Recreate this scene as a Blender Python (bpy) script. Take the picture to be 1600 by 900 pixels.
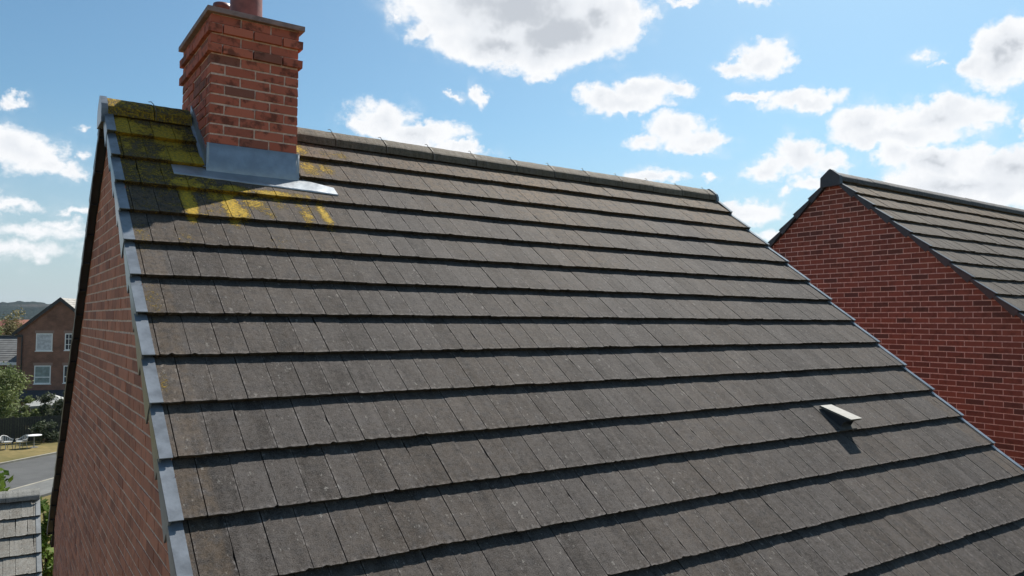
import bpy, math, random
from mathutils import Vector, Matrix, noise as mnoise
R_ = math.radians
for o in list(bpy.data.objects): bpy.data.objects.remove(o)
scn = bpy.context.scene
COL = scn.collection
rnd = random.Random(7)

# ------------------------------------------------------------------ camera
CP = Vector((-0.67855, -6.11141, -1.35573))
CR = Vector((0.82526, -0.56470, 0.00709)); CU = Vector((-0.03013, -0.03148, 0.99905)); CF = Vector((0.56394, 0.82469, 0.04300))
FPX = 1178.9
cam_d = bpy.data.cameras.new('camera'); cam = bpy.data.objects.new('camera', cam_d); COL.objects.link(cam)
cam_d.sensor_width = 36; cam_d.lens = FPX/1600*36; cam_d.clip_start = .05; cam_d.clip_end = 20000
m = Matrix.Identity(4)
for i, a in enumerate((CR, CU, -CF)):
    for k in range(3): m[k][i] = a[k]
m.translation = CP
cam.matrix_world = m
scn.camera = cam
def raydir(px, py):
    return CF + CR*((px-800)/FPX) - CU*((py-450)/FPX)
def at(px, py, D):
    """world point seen at that place of the photo, D metres deep"""
    return CP + raydir(px, py)*D
GZ = -8.9
def onground(px, py, z=GZ):
    d = raydir(px, py); return CP + d*((z-CP.z)/d.z)

# ------------------------------------------------------------------ light
SUN_AZ, SUN_EL = 62.0, 50.0      # azimuth from +Y towards +X
scn.view_settings.view_transform = 'Standard'; scn.view_settings.look = 'None'
scn.view_settings.exposure = 0.67; scn.view_settings.gamma = 1
scn.view_settings.use_curve_mapping = False
sd = Vector((math.sin(R_(SUN_AZ))*math.cos(R_(SUN_EL)), math.cos(R_(SUN_AZ))*math.cos(R_(SUN_EL)), math.sin(R_(SUN_EL))))
sl = bpy.data.lights.new('sun', 'SUN'); sl.energy = 4.6; sl.angle = R_(.55); sl.color = (1, .955, .89)
so = bpy.data.objects.new('sun', sl); COL.objects.link(so); so.rotation_euler = sd.to_track_quat('Z', 'Y').to_euler(); so.location = (10, 10, 30)

world = bpy.data.worlds.new('World'); scn.world = world; world.use_nodes = True
WT = world.node_tree; WT.nodes.clear()
class NT:
    """small helper for writing node trees"""
    def __init__(s, t): s.t = t
    def n(s, typ, **kw):
        x = s.t.nodes.new(typ)
        for k, v in kw.items(): setattr(x, k, v)
        return x
    def put(s, sock, v):
        if isinstance(v, bpy.types.NodeSocket): s.t.links.new(v, sock)
        elif v is not None: sock.default_value = v
    def math(s, op, a, b=None, c=None, clamp=False):
        x = s.n('ShaderNodeMath', operation=op, use_clamp=clamp)
        for i, v in enumerate((a, b, c)):
            if v is not None: s.put(x.inputs[i], v)
        return x.outputs[0]
    def vmath(s, op, a, b=None, c=None, out=0):
        x = s.n('ShaderNodeVectorMath', operation=op)
        for i, v in enumerate((a, b, c)):
            if v is not None: s.put(x.inputs[i], v)
        return x.outputs[out]
    def noise(s, vec, scale, detail=3, rough=.5, dist=0, dim='3D', out='Fac', lac=2.0):
        x = s.n('ShaderNodeTexNoise', noise_dimensions=dim)
        s.put(x.inputs['Vector'], vec); x.inputs['Scale'].default_value = scale; x.inputs['Detail'].default_value = detail
        x.inputs['Roughness'].default_value = rough; x.inputs['Distortion'].default_value = dist; x.inputs['Lacunarity'].default_value = lac
        return x.outputs[out]
    def ss(s, v, a, b, lo=0.0, hi=1.0):
        x = s.n('ShaderNodeMapRange', interpolation_type='SMOOTHSTEP')
        s.put(x.inputs[0], v); x.inputs[1].default_value = a; x.inputs[2].default_value = b; x.inputs[3].default_value = lo; x.inputs[4].default_value = hi
        return x.outputs[0]
    def mix(s, f, a, b, blend='MIX'):
        x = s.n('ShaderNodeMix', data_type='RGBA', blend_type=blend)
        s.put(x.inputs[0], f)
        for i, v in ((6, a), (7, b)):
            if isinstance(v, tuple) and len(v) == 3: v = (*v, 1)
            s.put(x.inputs[i], v)
        return x.outputs[2]

W = NT(WT)
sky = W.n('ShaderNodeTexSky', sky_type='NISHITA', sun_disc=False, sun_elevation=R_(SUN_EL), sun_rotation=R_(SUN_AZ))
sky.air_density = 1.0; sky.dust_density = 1.2; sky.ozone_density = 2.0; sky.altitude = 60
tc = W.n('ShaderNodeTexCoord').outputs['Generated']
sep = W.n('ShaderNodeSeparateXYZ'); W.put(sep.inputs[0], tc)
az = W.math('ARCTAN2', sep.outputs[0], sep.outputs[1]); el = W.math('ARCSINE', sep.outputs[2])
comb = W.n('ShaderNodeCombineXYZ'); W.put(comb.inputs[0], az); W.put(comb.inputs[1], el)
P0 = comb.outputs[0]
# soft warping gives the clouds their cauliflower edges
nv1 = W.noise(P0, 13, 5, .6, out='Color')
nv2 = W.noise(P0, 60, 4, .6, out='Color')
warp = W.vmath('MULTIPLY', W.vmath('SUBTRACT', nv1, (.5, .5, .5)), (.10, .055, 0))
warp2 = W.vmath('MULTIPLY', W.vmath('SUBTRACT', nv2, (.5, .5, .5)), (.026, .02, 0))
Pw = W.vmath('ADD', W.vmath('ADD', P0, warp), warp2)
grp = bpy.data.node_groups.new('cloud_puff', 'ShaderNodeTree')
for nm in ('P', 'C', 'S'): grp.interface.new_socket(nm, in_out='INPUT', socket_type='NodeSocketVector')
grp.interface.new_socket('W', in_out='INPUT', socket_type='NodeSocketFloat'); grp.interface.new_socket('M', in_out='INPUT', socket_type='NodeSocketFloat')
grp.interface.new_socket('F', in_out='OUTPUT', socket_type='NodeSocketFloat')
G = NT(grp); gi = G.n('NodeGroupInput'); go = G.n('NodeGroupOutput')
ln = G.vmath('LENGTH', G.vmath('MULTIPLY', G.vmath('SUBTRACT', gi.outputs[0], gi.outputs[1]), gi.outputs[2]), out=1)
f = G.math('MULTIPLY', G.math('SUBTRACT', 1.0, ln), gi.outputs[3])
x = G.n('ShaderNodeMath', operation='SMOOTH_MAX'); G.put(x.inputs[0], f); G.put(x.inputs[1], gi.outputs[4]); x.inputs[2].default_value = .12
grp.links.new(x.outputs[0], go.inputs[0])
def azel(px, py):
    d = raydir(px, py).normalized(); return math.atan2(d.x, d.y), math.asin(d.z)
PUFFS = [  # centre and half size in the photo's pixels, thickness
 (800,5,165,70,1.9),(705,28,70,42,1.1),(940,18,75,50,1.5),(850,75,75,42,1.4),(780,62,110,42,1.5),(865,45,120,60,1.9),(660,45,26,22,.7),(990,20,30,24,.6),(845,118,30,14,.7),
 (592,192,52,30,1.1),(650,213,70,22,1.1),(718,234,42,11,.8),(555,195,20,14,.6),
 (708,157,17,6,.7),(748,150,12,18,.7),(632,20,7,9,.5),
 (945,155,36,24,1.0),(1005,140,42,24,1.1),(1060,138,32,13,.8),(985,163,62,17,1.0),
 (1008,222,40,12,.7),(1060,204,46,26,1.0),(1100,212,36,14,.8),(1080,225,40,10,.7),
 (1195,92,32,26,1.0),(1160,105,30,11,.8),(1175,153,32,10,.9),
 (1262,158,66,17,1.0),(1240,152,30,14,.8),(1445,90,20,9,.45),(1460,104,10,4,.4),
 (1572,92,62,48,1.5),(1600,70,50,40,1.4),(1518,105,30,24,.9),
 (1350,200,54,34,1.2),(1470,182,100,28,1.3),(1410,212,105,24,1.3),(1530,180,44,16,.8),(1592,203,24,16,.9),
 (1190,262,42,18,.9),(1248,245,48,26,1.1),(1296,256,32,18,.8),(1262,280,34,11,.7),
 (1408,250,38,26,1.1),(1480,254,70,30,1.3),(1580,262,80,32,1.4),(1500,292,150,30,1.3),(1620,290,80,40,1.4),
 (1218,297,13,8,.5),(1010,276,48,13,.9),(1092,276,14,6,.5),(1172,330,60,17,.9),(1205,366,34,10,.7),(1135,322,24,8,.6),
 (25,232,62,36,1.0),(70,250,40,20,.8),(112,266,34,12,.6),(20,157,26,10,.8),(130,195,14,7,.5),(130,238,18,8,.5),
 (30,318,50,10,.5),(108,330,26,7,.45),(60,362,70,14,.5),(20,392,110,14,.45),(-60,320,70,40,.8),(90,352,36,8,.4),
 (1062,4,42,8,.7),(1172,2,26,7,.6),
 (-260,120,130,50,1.3),(-380,300,180,50,1.2),(1780,60,110,60,1.4),(1850,250,170,60,1.4),(2050,140,130,50,1.2),(600,-190,150,60,1.3),(1300,-150,120,46,1.2)]
acc = -1.0
for (cx, cy, rx, ry, w) in PUFFS:
    a0, e0 = azel(cx, cy); a1, _ = azel(cx+rx, cy); _, e1 = azel(cx, cy-ry)
    g = W.n('ShaderNodeGroup'); g.node_tree = grp
    W.put(g.inputs[0], Pw); g.inputs[1].default_value = (a0, e0, 0); g.inputs[2].default_value = (.86/(a1-a0), .86/max(.004, e1-e0), 0)
    g.inputs[3].default_value = w; W.put(g.inputs[4], acc); acc = g.outputs[0]
nf = W.noise(W.vmath('MULTIPLY', P0, (1., 1.5, 1.)), 34, 9, .66)
fld = W.math('ADD', acc, W.math('MULTIPLY', W.math('SUBTRACT', nf, .5), .95))
dens = W.ss(fld, -.10, .42)
wisp = W.math('MULTIPLY', W.ss(acc, -.55, .3), W.math('MULTIPLY', W.ss(W.noise(P0, 22, 6, .6), .42, .8), .45))
dens = W.math('MAXIMUM', dens, wisp)
nf2 = W.noise(P0, 20, 4, .55)
thick = W.math('ADD', acc, W.math('MULTIPLY', W.math('SUBTRACT', nf2, .45), 1.1))
c1 = W.mix(W.ss(thick, .35, 1.05), (7.7, 7.8, 7.95), (6.6, 6.85, 7.2))
c1 = W.mix(W.ss(thick, .95, 1.6), c1, (4.5, 4.8, 5.25))
# paler air low over the horizon
hz = W.ss(el, -.02, .27, 1.0, 0.0)
skyt = W.mix(1.0, sky.outputs[0], (.66, .90, .93), 'MULTIPLY')
skyc = W.mix(W.math('MULTIPLY', hz, .75), skyt, (4.3, 4.95, 5.5))
colr = W.mix(dens, skyc, c1)
bg = W.n('ShaderNodeBackground'); bg.inputs[1].default_value = .08; W.put(bg.inputs[0], colr)
wo = W.n('ShaderNodeOutputWorld'); WT.links.new(bg.outputs[0], wo.inputs[0])

# ------------------------------------------------------------------ materials
def mat(name):
    mt = bpy.data.materials.new(name); mt.use_nodes = True; t = mt.node_tree; t.nodes.clear()
    n = NT(t); b = n.n('ShaderNodeBsdfPrincipled'); o = n.n('ShaderNodeOutputMaterial'); t.links.new(b.outputs[0], o.inputs[0])
    return mt, n, b
def simple(name, col, rough=.6, metal=0, var=.25, scale=6, bump=.0, col2=None, bscale=None):
    mt, n, b = mat(name)
    co = n.n('ShaderNodeTexCoord').outputs['Object']
    f = n.noise(co, scale, 5, .6)
    c2 = col2 or tuple(c*(1-var) for c in col); c1 = tuple(min(1, c*(1+var*.6)) for c in col)
    n.put(b.inputs['Base Color'], n.mix(n.ss(f, .3, .7), c1, c2))
    b.inputs['Roughness'].default_value = rough; b.inputs['Metallic'].default_value = metal
    if bump:
        bp = n.n('ShaderNodeBump'); bp.inputs['Strength'].default_value = 1; bp.inputs['Distance'].default_value = bump
        n.put(bp.inputs['Height'], n.noise(co, bscale or scale*8, 4, .6)); n.put(b.inputs['Normal'], bp.outputs[0])
    return mt

def tile_mat(name, ca, cb, stain=(.165,.112,.066), dots=.5, rough=.8):
    mt, n, b = mat(name)
    uv = n.n('ShaderNodeUVMap', uv_map='metres').outputs[0]
    lo = n.n('ShaderNodeUVMap', uv_map='local').outputs[0]
    at_ = n.n('ShaderNodeAttribute', attribute_name='wear'); sp = n.n('ShaderNodeSeparateColor'); n.put(sp.inputs[0], at_.outputs['Color'])
    tone, lich, brown = sp.outputs
    off = n.vmath('MULTIPLY', at_.outputs['Color'], (37., 0, 0))
    uvo = n.vmath('ADD', uv, off)
    big = n.noise(uvo, 7, 4, .6); med = n.noise(uvo, 38, 5, .65); fine = n.noise(uv, 170, 4, .7)
    # long streaks running down the slope
    stv = n.vmath('MULTIPLY', uvo, (22., 3.2, 1.)); streak = n.math('ADD', n.math('MULTIPLY', n.noise(stv, 1, 5, .65), .6), n.math('MULTIPLY', n.noise(n.vmath('MULTIPLY', uvo, (11., 1.1, 1.)), 1, 3, .5), .4))
    v = n.math('ADD', n.math('MULTIPLY', big, .35), n.math('MULTIPLY', med, .55))
    v = n.math('ADD', v, n.math('MULTIPLY', n.ss(fine, .28, .72), .42)); v = n.math('ADD', v, .165); v = n.math('ADD', v, n.math('MULTIPLY', n.ss(streak, .3, .7), .19)); v = n.math('ADD', v, .055)
    v = n.math('ADD', v, n.math('MULTIPLY', n.math('SUBTRACT', tone, .5), .13))
    c = n.mix(n.ss(v, .62, 1.28), ca, cb)
    # worn pale lip along the tail and parts of the side joints
    ls = n.n('ShaderNodeSeparateXYZ'); n.put(ls.inputs[0], lo)
    tail = n.ss(ls.outputs[1], .93, 1.0)
    side = n.math('MAXIMUM', n.ss(ls.outputs[0], .10, .0), n.ss(ls.outputs[0], .9, 1.0))
    edge = n.math('MULTIPLY', n.math('MAXIMUM', n.math('MULTIPLY', tail, .9), n.math('MULTIPLY', side, n.ss(n.noise(uvo, 9, 2), .44, .56))), n.ss(med, .42, .62))
    pale = tuple(min(.6, x*1.9) for x in cb)
    c = n.mix(n.math('MULTIPLY', edge, .7), c, pale)
    # pale lichen dots
    vo = n.n('ShaderNodeTexVoronoi', feature='F1'); n.put(vo.inputs['Vector'], n.vmath('ADD', n.vmath('MULTIPLY', uv, (1., .62, 1.)), n.vmath('MULTIPLY', n.noise(uv, 90, 2, out='Color'), (.035, .035, 0)))); vo.inputs['Scale'].default_value = 34
    rs = n.n('ShaderNodeSeparateColor'); n.put(rs.inputs[0], vo.outputs['Color'])
    rad = n.math('MULTIPLY', n.ss(rs.outputs[0], .62, 1.0), .27)
    dot = n.ss(n.math('SUBTRACT', vo.outputs['Distance'], rad), .03, -.05)
    dot = n.math('MULTIPLY', dot, n.ss(n.noise(uv, 2.6, 3), .44, .6))
    c = n.mix(n.math('MULTIPLY', dot, dots), c, (.30, .28, .25))
    v2 = n.n('ShaderNodeTexVoronoi', feature='F1'); n.put(v2.inputs['Vector'], n.vmath('ADD', n.vmath('MULTIPLY', uv, (1., .6, 1.)), n.vmath('MULTIPLY', n.noise(uv, 200, 2, out='Color'), (.008, .008, 0)))); v2.inputs['Scale'].default_value = 80
    r2 = n.n('ShaderNodeSeparateColor'); n.put(r2.inputs[0], v2.outputs['Color'])
    d2 = n.math('MULTIPLY', n.ss(n.math('SUBTRACT', v2.outputs['Distance'], n.math('MULTIPLY', n.ss(r2.outputs[0], .70, 1.0), .36)), .05, -.08), n.ss(n.noise(uvo, 4.5, 3), .40, .62))
    c = n.mix(n.math('MULTIPLY', d2, .5), c, (.26, .245, .22))
    d3 = n.ss(n.math('SUBTRACT', v2.outputs['Distance'], n.math('MULTIPLY', n.ss(r2.outputs[1], .72, 1.0), .40)), .05, -.08)
    c = n.mix(n.math('MULTIPLY', d3, .5), c, (.008, .007, .006))
    # brown and ochre staining
    br = n.math('MULTIPLY', brown, n.ss(n.noise(uv, 14, 6, .75), .30, .60))
    c = n.mix(n.math('MULTIPLY', br, .9), c, stain)
    # dark moss specks where it is stained
    sp2 = n.math('MULTIPLY', n.math('MULTIPLY', brown, n.ss(n.noise(n.vmath('MULTIPLY', uv, (1., .45, 1.)), 48, 4, .65), .52, .60)), .85)
    c = n.mix(sp2, c, (.02, .018, .014))
    # yellow lichen
    ln_ = n.math('ADD', n.math('MULTIPLY', n.noise(uv, 20, 6, .8), .5), n.math('MULTIPLY', n.noise(uv, 85, 5, .75), .5))
    fl = n.math('ADD', n.math('MULTIPLY', lich, .50), n.math('MULTIPLY', n.math('SUBTRACT', ln_, .5), 2.0))
    film = n.math('MULTIPLY', n.ss(fl, -.12, .22), n.ss(lich, .05, .35))
    c = n.mix(n.math('MULTIPLY', film, .42), c, (.085, .068, .026))
    lm = n.ss(fl, .12, .30)
    lm = n.math('MULTIPLY', lm, n.ss(lich, .02, .12))
    ly = n.mix(n.ss(n.noise(uv, 55, 5, .75), .36, .62), (.56, .335, .025), (.24, .18, .035))
    c = n.mix(lm, c, ly)
    n.put(b.inputs['Base Color'], c)
    b.inputs['Roughness'].default_value = rough; b.inputs['Specular IOR Level'].default_value = .12
    hgt = n.math('ADD', n.math('MULTIPLY', fine, .5), n.math('MULTIPLY', med, .8)); hgt = n.math('ADD', hgt, n.math('MULTIPLY', lm, 1.2))
    bp = n.n('ShaderNodeBump'); bp.inputs['Distance'].default_value = .005; bp.inputs['Strength'].default_value = .8
    n.put(bp.inputs['Height'], hgt); n.put(b.inputs['Normal'], bp.outputs[0])
    return mt
def brick_mat(name, cols, smear=(.30,.25,.2), sm=.25, dark=.5):
    """cols: three brick colours chosen by each brick's own random number"""
    mt, n, b = mat(name)
    co = n.n('ShaderNodeTexCoord').outputs['Object']
    a = n.n('ShaderNodeAttribute', attribute_name='tone'); sp = n.n('ShaderNodeSeparateColor'); n.put(sp.inputs[0], a.outputs['Color'])
    c = n.mix(n.ss(sp.outputs[0], .0, .6), cols[0], cols[1]); c = n.mix(n.ss(sp.outputs[0], .75, .95), c, cols[2])
    no = n.noise(co, 22, 6, .7); fi = n.noise(co, 120, 4, .7)
    c = n.mix(n.math('MULTIPLY', n.ss(n.noise(n.vmath('ADD', co, n.vmath('MULTIPLY', a.outputs['Color'], (9., 5., 3.))), 9, 5, .65), .50, .64), dark), c, tuple(x*.4 for x in cols[2]))
    c = n.mix(n.math('MULTIPLY', n.ss(fi, .55, .8), sm), c, smear)
    n.put(b.inputs['Base Color'], c); b.inputs['Roughness'].default_value = .85; b.inputs['Specular IOR Level'].default_value = .25
    bp = n.n('ShaderNodeBump'); bp.inputs['Distance'].default_value = .004; bp.inputs['Strength'].default_value = .8
    n.put(bp.inputs['Height'], n.math('ADD', n.math('MULTIPLY', no, .8), n.math('MULTIPLY', fi, .5))); n.put(b.inputs['Normal'], bp.outputs[0])
    return mt
def far_brick_mat(name, c1, c2, mortar):
    mt, n, b = mat(name)
    uv = n.n('ShaderNodeUVMap', uv_map='metres').outputs[0]
    br = n.n('ShaderNodeTexBrick'); n.put(br.inputs['Vector'], uv)
    br.inputs['Scale'].default_value = 1; br.inputs['Brick Width'].default_value = .225; br.inputs['Row Height'].default_value = .075
    br.inputs['Mortar Size'].default_value = .006; br.inputs['Bias'].default_value = -.1
    for i, c in ((1, c1), (2, c2), (3, mortar)): br.inputs[i].default_value = (*c, 1)
    c = n.mix(n.ss(n.noise(uv, .9, 4, .6), .35, .7), br.outputs[0], (.6, .6, .6), 'MULTIPLY')
    n.put(b.inputs['Base Color'], c); b.inputs['Roughness'].default_value = .9
    return mt

M = {}
M['tile'] = tile_mat('grey_concrete_tile', (.014,.0122,.0112), (.099,.0885,.082))
M['tile2'] = tile_mat('weathered_concrete_tile', (.034,.031,.028), (.122,.110,.098), stain=(.165,.118,.072))
M['tile3'] = tile_mat('pale_concrete_tile', (.115,.113,.10), (.30,.292,.265), dots=.3)
M['brick'] = brick_mat('orange_red_brick', ((.60,.24,.155), (.50,.20,.13), (.36,.145,.10)), smear=(.45,.32,.26), sm=.4, dark=.35)
M['brickc'] = brick_mat('chimney_brick', ((.58,.165,.10), (.48,.13,.08), (.27,.10,.07)), smear=(.34,.22,.16), sm=.3, dark=.75)
M['brick2'] = brick_mat('dark_red_brick', ((.235,.078,.054), (.185,.064,.047), (.115,.050,.040)), smear=(.3,.15,.12), sm=.2, dark=.4)
M['mortar'] = simple('grey_mortar', (.72,.52,.42), .95, scale=30, var=.3, bump=.002)
M['mortar2'] = simple('pink_mortar', (.60,.43,.37), .95, scale=30, var=.3, bump=.002)
M['cap'] = simple('grey_plastic', (.150,.166,.186), .28, scale=9, var=.35, bump=.0006, bscale=60)
M['cap_dark'] = simple('charcoal_plastic', (.035,.038,.045), .42, scale=9, var=.2)
M['ridge'] = tile_mat('ridge_concrete', (.06,.052,.042), (.22,.19,.155), stain=(.15,.115,.06))
M['ridge_dark'] = simple('dark_ridge_concrete', (.085,.08,.075), .8, scale=25, var=.5, bump=.003)
M['lead'] = simple('lead_sheet', (.36,.38,.40), .38, .55, scale=7, var=.18, bump=.003, bscale=14)
M['terra'] = simple('terracotta_pot', (.27,.085,.06), .5, scale=9, var=.35, bump=.001)
M['capstone'] = simple('red_brown_capping', (.30,.195,.175), .75, scale=12, var=.3, bump=.003)
M['vent'] = simple('pale_plastic_vent', (.165,.158,.135), .6, scale=30, var=.2, bump=.001)
M['dark'] = simple('dark_underlay', (.02,.02,.02), .9)
M['soffit'] = simple('dark_timber', (.03,.03,.028), .8)
M['white'] = simple('white_upvc', (.85,.85,.83), .4, var=.06)
M['glass'] = simple('window_glass', (.03,.045,.07), .08, var=.3)
M['curtain'] = simple('curtained_glass', (.24,.31,.31), .25, var=.3, scale=3)
M['blind'] = simple('white_blind', (.58,.58,.6), .5, var=.25, scale=5)
M['fabrick'] = far_brick_mat('brown_brick', (.29,.135,.088), (.23,.11,.075), (.29,.19,.14))
M['fabrick2'] = far_brick_mat('dull_brick', (.36,.165,.115), (.29,.135,.10), (.36,.24,.19))
M['gutter'] = simple('black_plastic', (.02,.02,.022), .4)
M['roofdark'] = simple('dark_slate', (.05,.052,.058), .7, scale=8)
M['wire'] = simple('galvanised_wire', (.16,.155,.14), .5, .4)
M['canopy'] = simple('grey_canopy', (.33,.33,.31), .8, var=.12, scale=2)
M['fence'] = simple('stained_fence', (.045,.045,.034), .9, scale=10, var=.4)
M['bark'] = simple('bark', (.10,.075,.05), .9, scale=12, var=.4, bump=.01)
M['rattan'] = simple('white_rattan', (.40,.40,.38), .5)
M['metal'] = simple('grey_metal', (.3,.3,.3), .4, .5)

# ------------------------------------------------------------------ object helpers
def link(name, me, parent=None, loc=None):
    o = bpy.data.objects.new(name, me); COL.objects.link(o)
    if parent: o.parent = parent
    if loc is not None: o.location = loc
    return o
def tag(o, label=None, cat=None, group=None, kind=None):
    if label: o['label'] = label
    if cat: o['category'] = cat
    if group: o['group'] = group
    if kind: o['kind'] = kind
    return o
def thing(name, label, cat, loc=(0,0,0), rz=0, group=None):
    o = bpy.data.objects.new(name, None); COL.objects.link(o); o.location = loc; o.rotation_euler = (0,0,rz); o.empty_display_size = .2
    return tag(o, label, cat, group)
class MB:
    def __init__(s): s.v = []; s.f = []; s.mi = []; s.tone = []; s.mets = []; s.locs = []
    def quad(s, pts, mi=0, tone=None, mets=None, locs=None):
        b = len(s.v); s.v += [tuple(p) for p in pts]; s.f.append(tuple(range(b, b+len(pts)))); s.mi.append(mi)
        k = len(pts)
        s.tone += [tone or (0,0,0)]*k
        s.mets += mets or [(0,0)]*k; s.locs += locs or [(0,0)]*k
    def box(s, a, b, mi=0, fn=None, tone=None):
        (x0,y0,z0),(x1,y1,z1) = a, b
        c = [(x0,y0,z0),(x1,y0,z0),(x1,y1,z0),(x0,y1,z0),(x0,y0,z1),(x1,y0,z1),(x1,y1,z1),(x0,y1,z1)]
        if fn: c = [fn(*p) for p in c]
        for q in ((3,2,1,0),(4,5,6,7),(0,1,5,4),(1,2,6,5),(2,3,7,6),(3,0,4,7)):
            s.quad([c[i] for i in q], mi, tone)
    def hexa(s, c, mi=0, tone=None):
        for q in ((3,2,1,0),(4,5,6,7),(0,1,5,4),(1,2,6,5),(2,3,7,6),(3,0,4,7)):
            s.quad([c[i] for i in q], mi, tone)
    def tube(s, a, b, r, n=8, r2=None, mi=0, caps=True):
        a, b = Vector(a), Vector(b); d = (b-a).normalized(); r2 = r if r2 is None else r2
        u = d.orthogonal().normalized(); w = d.cross(u)
        A = [a+(u*math.cos(t)+w*math.sin(t))*r for t in [2*math.pi*i/n for i in range(n)]]
        B = [b+(u*math.cos(t)+w*math.sin(t))*r2 for t in [2*math.pi*i/n for i in range(n)]]
        for i in range(n): s.quad([A[i], A[(i+1)%n], B[(i+1)%n], B[i]], mi)
        if caps: s.quad(A[::-1], mi); s.quad(B, mi)
    def build(s, name, mats, parent=None, merge=False, bevel=0, smooth=False, label=None):
        me = bpy.data.meshes.new(name); me.from_pydata(s.v, [], s.f)
        for mm in (mats if isinstance(mats, (list, tuple)) else [mats]): me.materials.append(mm)
        me.polygons.foreach_set('material_index', s.mi)
        at_ = me.color_attributes.new('tone', 'FLOAT_COLOR', 'POINT')
        at_.data.foreach_set('color', [c for t in s.tone for c in (*t, 1.)])
        if any(p != (0,0) for p in s.mets[:8]):
            uv = me.uv_layers.new(name='metres'); uv.data.foreach_set('uv', [c for p in s.mets for c in p])
        if smooth: me.polygons.foreach_set('use_smooth', [True]*len(me.polygons))
        me.validate(); me.update()
        o = link(name, me, parent)
        if merge or bevel:
            import bmesh
            bm = bmesh.new(); bm.from_mesh(me); bmesh.ops.remove_doubles(bm, verts=bm.verts, dist=1e-5); bmesh.ops.recalc_face_normals(bm, faces=bm.faces)
            if bevel: bmesh.ops.bevel(bm, geom=bm.edges[:], offset=bevel, segments=2, affect='EDGES', profile=.6)
            bm.to_mesh(me); bm.free(); me.update()
        if label: o['label'] = label
        return o

GA = .345; UW = .152; TH = .035
class Slope:
    """a roof plane: u runs along the ridge, s down the slope from (y0,z0), h off the plane"""
    def __init__(s, y0, z0, pitch, sign, x0, x1):
        s.y0, s.z0, s.p, s.sg, s.x0, s.x1 = y0, z0, pitch, sign, x0, x1
    def P(s, u, d, h):
        c, k = math.cos(s.p), math.sin(s.p)
        return (u, s.y0 - s.sg*(d*c) + (-s.sg)*(h*k), s.z0 - d*k + h*c)
def tile_field(sl, s_top, n, name, mt, parent, gap=None, wear=None, seed=1, res=(6, 7), rough=1.0):
    """n courses; course i ends at s = GA*i; first starts under the ridge at s_top"""
    r = random.Random(seed)
    V = []; F = []; WE = []; UVm = []; UVl = []
    def face(ids): F.append(ids)
    for i in range(n):
        d1 = GA*i; d0 = GA*(i-1) if i else s_top
        off = (0.029 if i % 2 else 0.105)
        u = sl.x0 - UW + off; k = 0
        while u < sl.x1:
            ua, ub = max(u, sl.x0), min(u+UW, sl.x1); u += UW; k += 1
            if ub-ua < .02: continue
            segs = [(ua, ub)]
            if gap and gap(i):
                g0, g1 = gap(i)
                segs = []
                if ua < g0: segs.append((ua, min(ub, g0)))
                if ub > g1: segs.append((max(ua, g1), ub))
            for (a, b) in segs:
                if b-a < .012: continue
                nu, ns = res; tone = r.random(); lift = r.uniform(-.0018, .0018)*rough; dt = r.uniform(-.003, .003)*rough
                real = (k % 2 == 0)
                ga, gb = (.0022 if real else .0012), (.0012 if real else .0022)
                ja = [ga + abs(r.gauss(0, .0004))*rough for _ in range(ns+1)]; jb = [gb + abs(r.gauss(0, .0004))*rough for _ in range(ns+1)]
                if r.random() < .24*rough:
                    q = r.randrange(0, max(1, ns-1)); L = r.randrange(1, 3)
                    for w in range(q, min(ns, q+L)): jb[w] += r.uniform(.002, .008)
                base = len(V)
                hd = .05 if i else 0
                for js in range(ns+1):
                    t = js/ns
                    if js == 0: d = d0-hd
                    else: d = d0 + (d1-d0)*((js)/ns)
                    hs = -TH*(1-(d-d0)/(d1-d0)) + lift
                    for ju in range(nu+1):
                        q = ju/nu
                        uu = a+ja[js]+(b-a-ja[js]-jb[js])*q
                        dd = d; hh = hs
                        if js == ns:
                            dd += dt + r.gauss(0, .0011)*rough - (abs(r.gauss(0, .005)) if r.random() < .06*rough else 0); hh -= abs(r.gauss(0, .0008))*rough
                            if ju in (0, nu): dd -= .002
                        V.append(sl.P(uu, dd, hh)); UVm.append((uu, dd)); UVl.append((q, t))
                        wv = wear(uu, dd, i) if wear else (0, 0)
                        WE.append((tone, wv[0], wv[1]))
                W_ = nu+1
                for js in range(ns):
                    for ju in range(nu):
                        p = base+js*W_+ju; face((p, p+1, p+1+W_, p+W_) if sl.sg < 0 else (p+W_, p+1+W_, p+1, p))
                # tail face and sides
                def down(idx, dh, back=0):
                    uu, dd = UVm[idx]; x = V[idx]
                    c, kk = math.cos(sl.p), math.sin(sl.p)
                    V.append((x[0], x[1] - sl.sg*(-dh*kk) + sl.sg*back*c, x[2]-dh*c+back*kk)); UVm.append((uu+.3, dd+dh)); UVl.append((.5, .5)); WE.append(WE[idx]); return len(V)-1
                top = [base+ns*W_+ju for ju in range(W_)]; mid = [down(t_, .0035+abs(r.gauss(0, .0008)), -.0005) for t_ in top]; bot = [down(t_, TH+.004, .017) for t_ in top]
                for ju in range(nu):
                    face((top[ju], top[ju+1], mid[ju+1], mid[ju])); face((mid[ju], mid[ju+1], bot[ju+1], bot[ju]))
                for ju in (0, nu):
                    e = [base+js*W_+ju for js in range(ns+1)]; lo = [down(t_, TH*.75) for t_ in e]
                    for js in range(ns): face((e[js], e[js+1], lo[js+1], lo[js]))
    me = bpy.data.meshes.new(name); me.from_pydata(V, [], F); me.materials.append(mt)
    a = me.color_attributes.new('wear', 'FLOAT_COLOR', 'POINT'); a.data.foreach_set('color', [c for t in WE for c in (*t, 1.)])
    for nm, src in (('metres', UVm), ('local', UVl)):
        l = me.uv_layers.new(name=nm); vi = [0]*len(me.loops); me.loops.foreach_get('vertex_index', vi)
        l.data.foreach_set('uv', [c for j in vi for c in src[j]])
    me.update()
    return link(name, me, parent)
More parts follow.
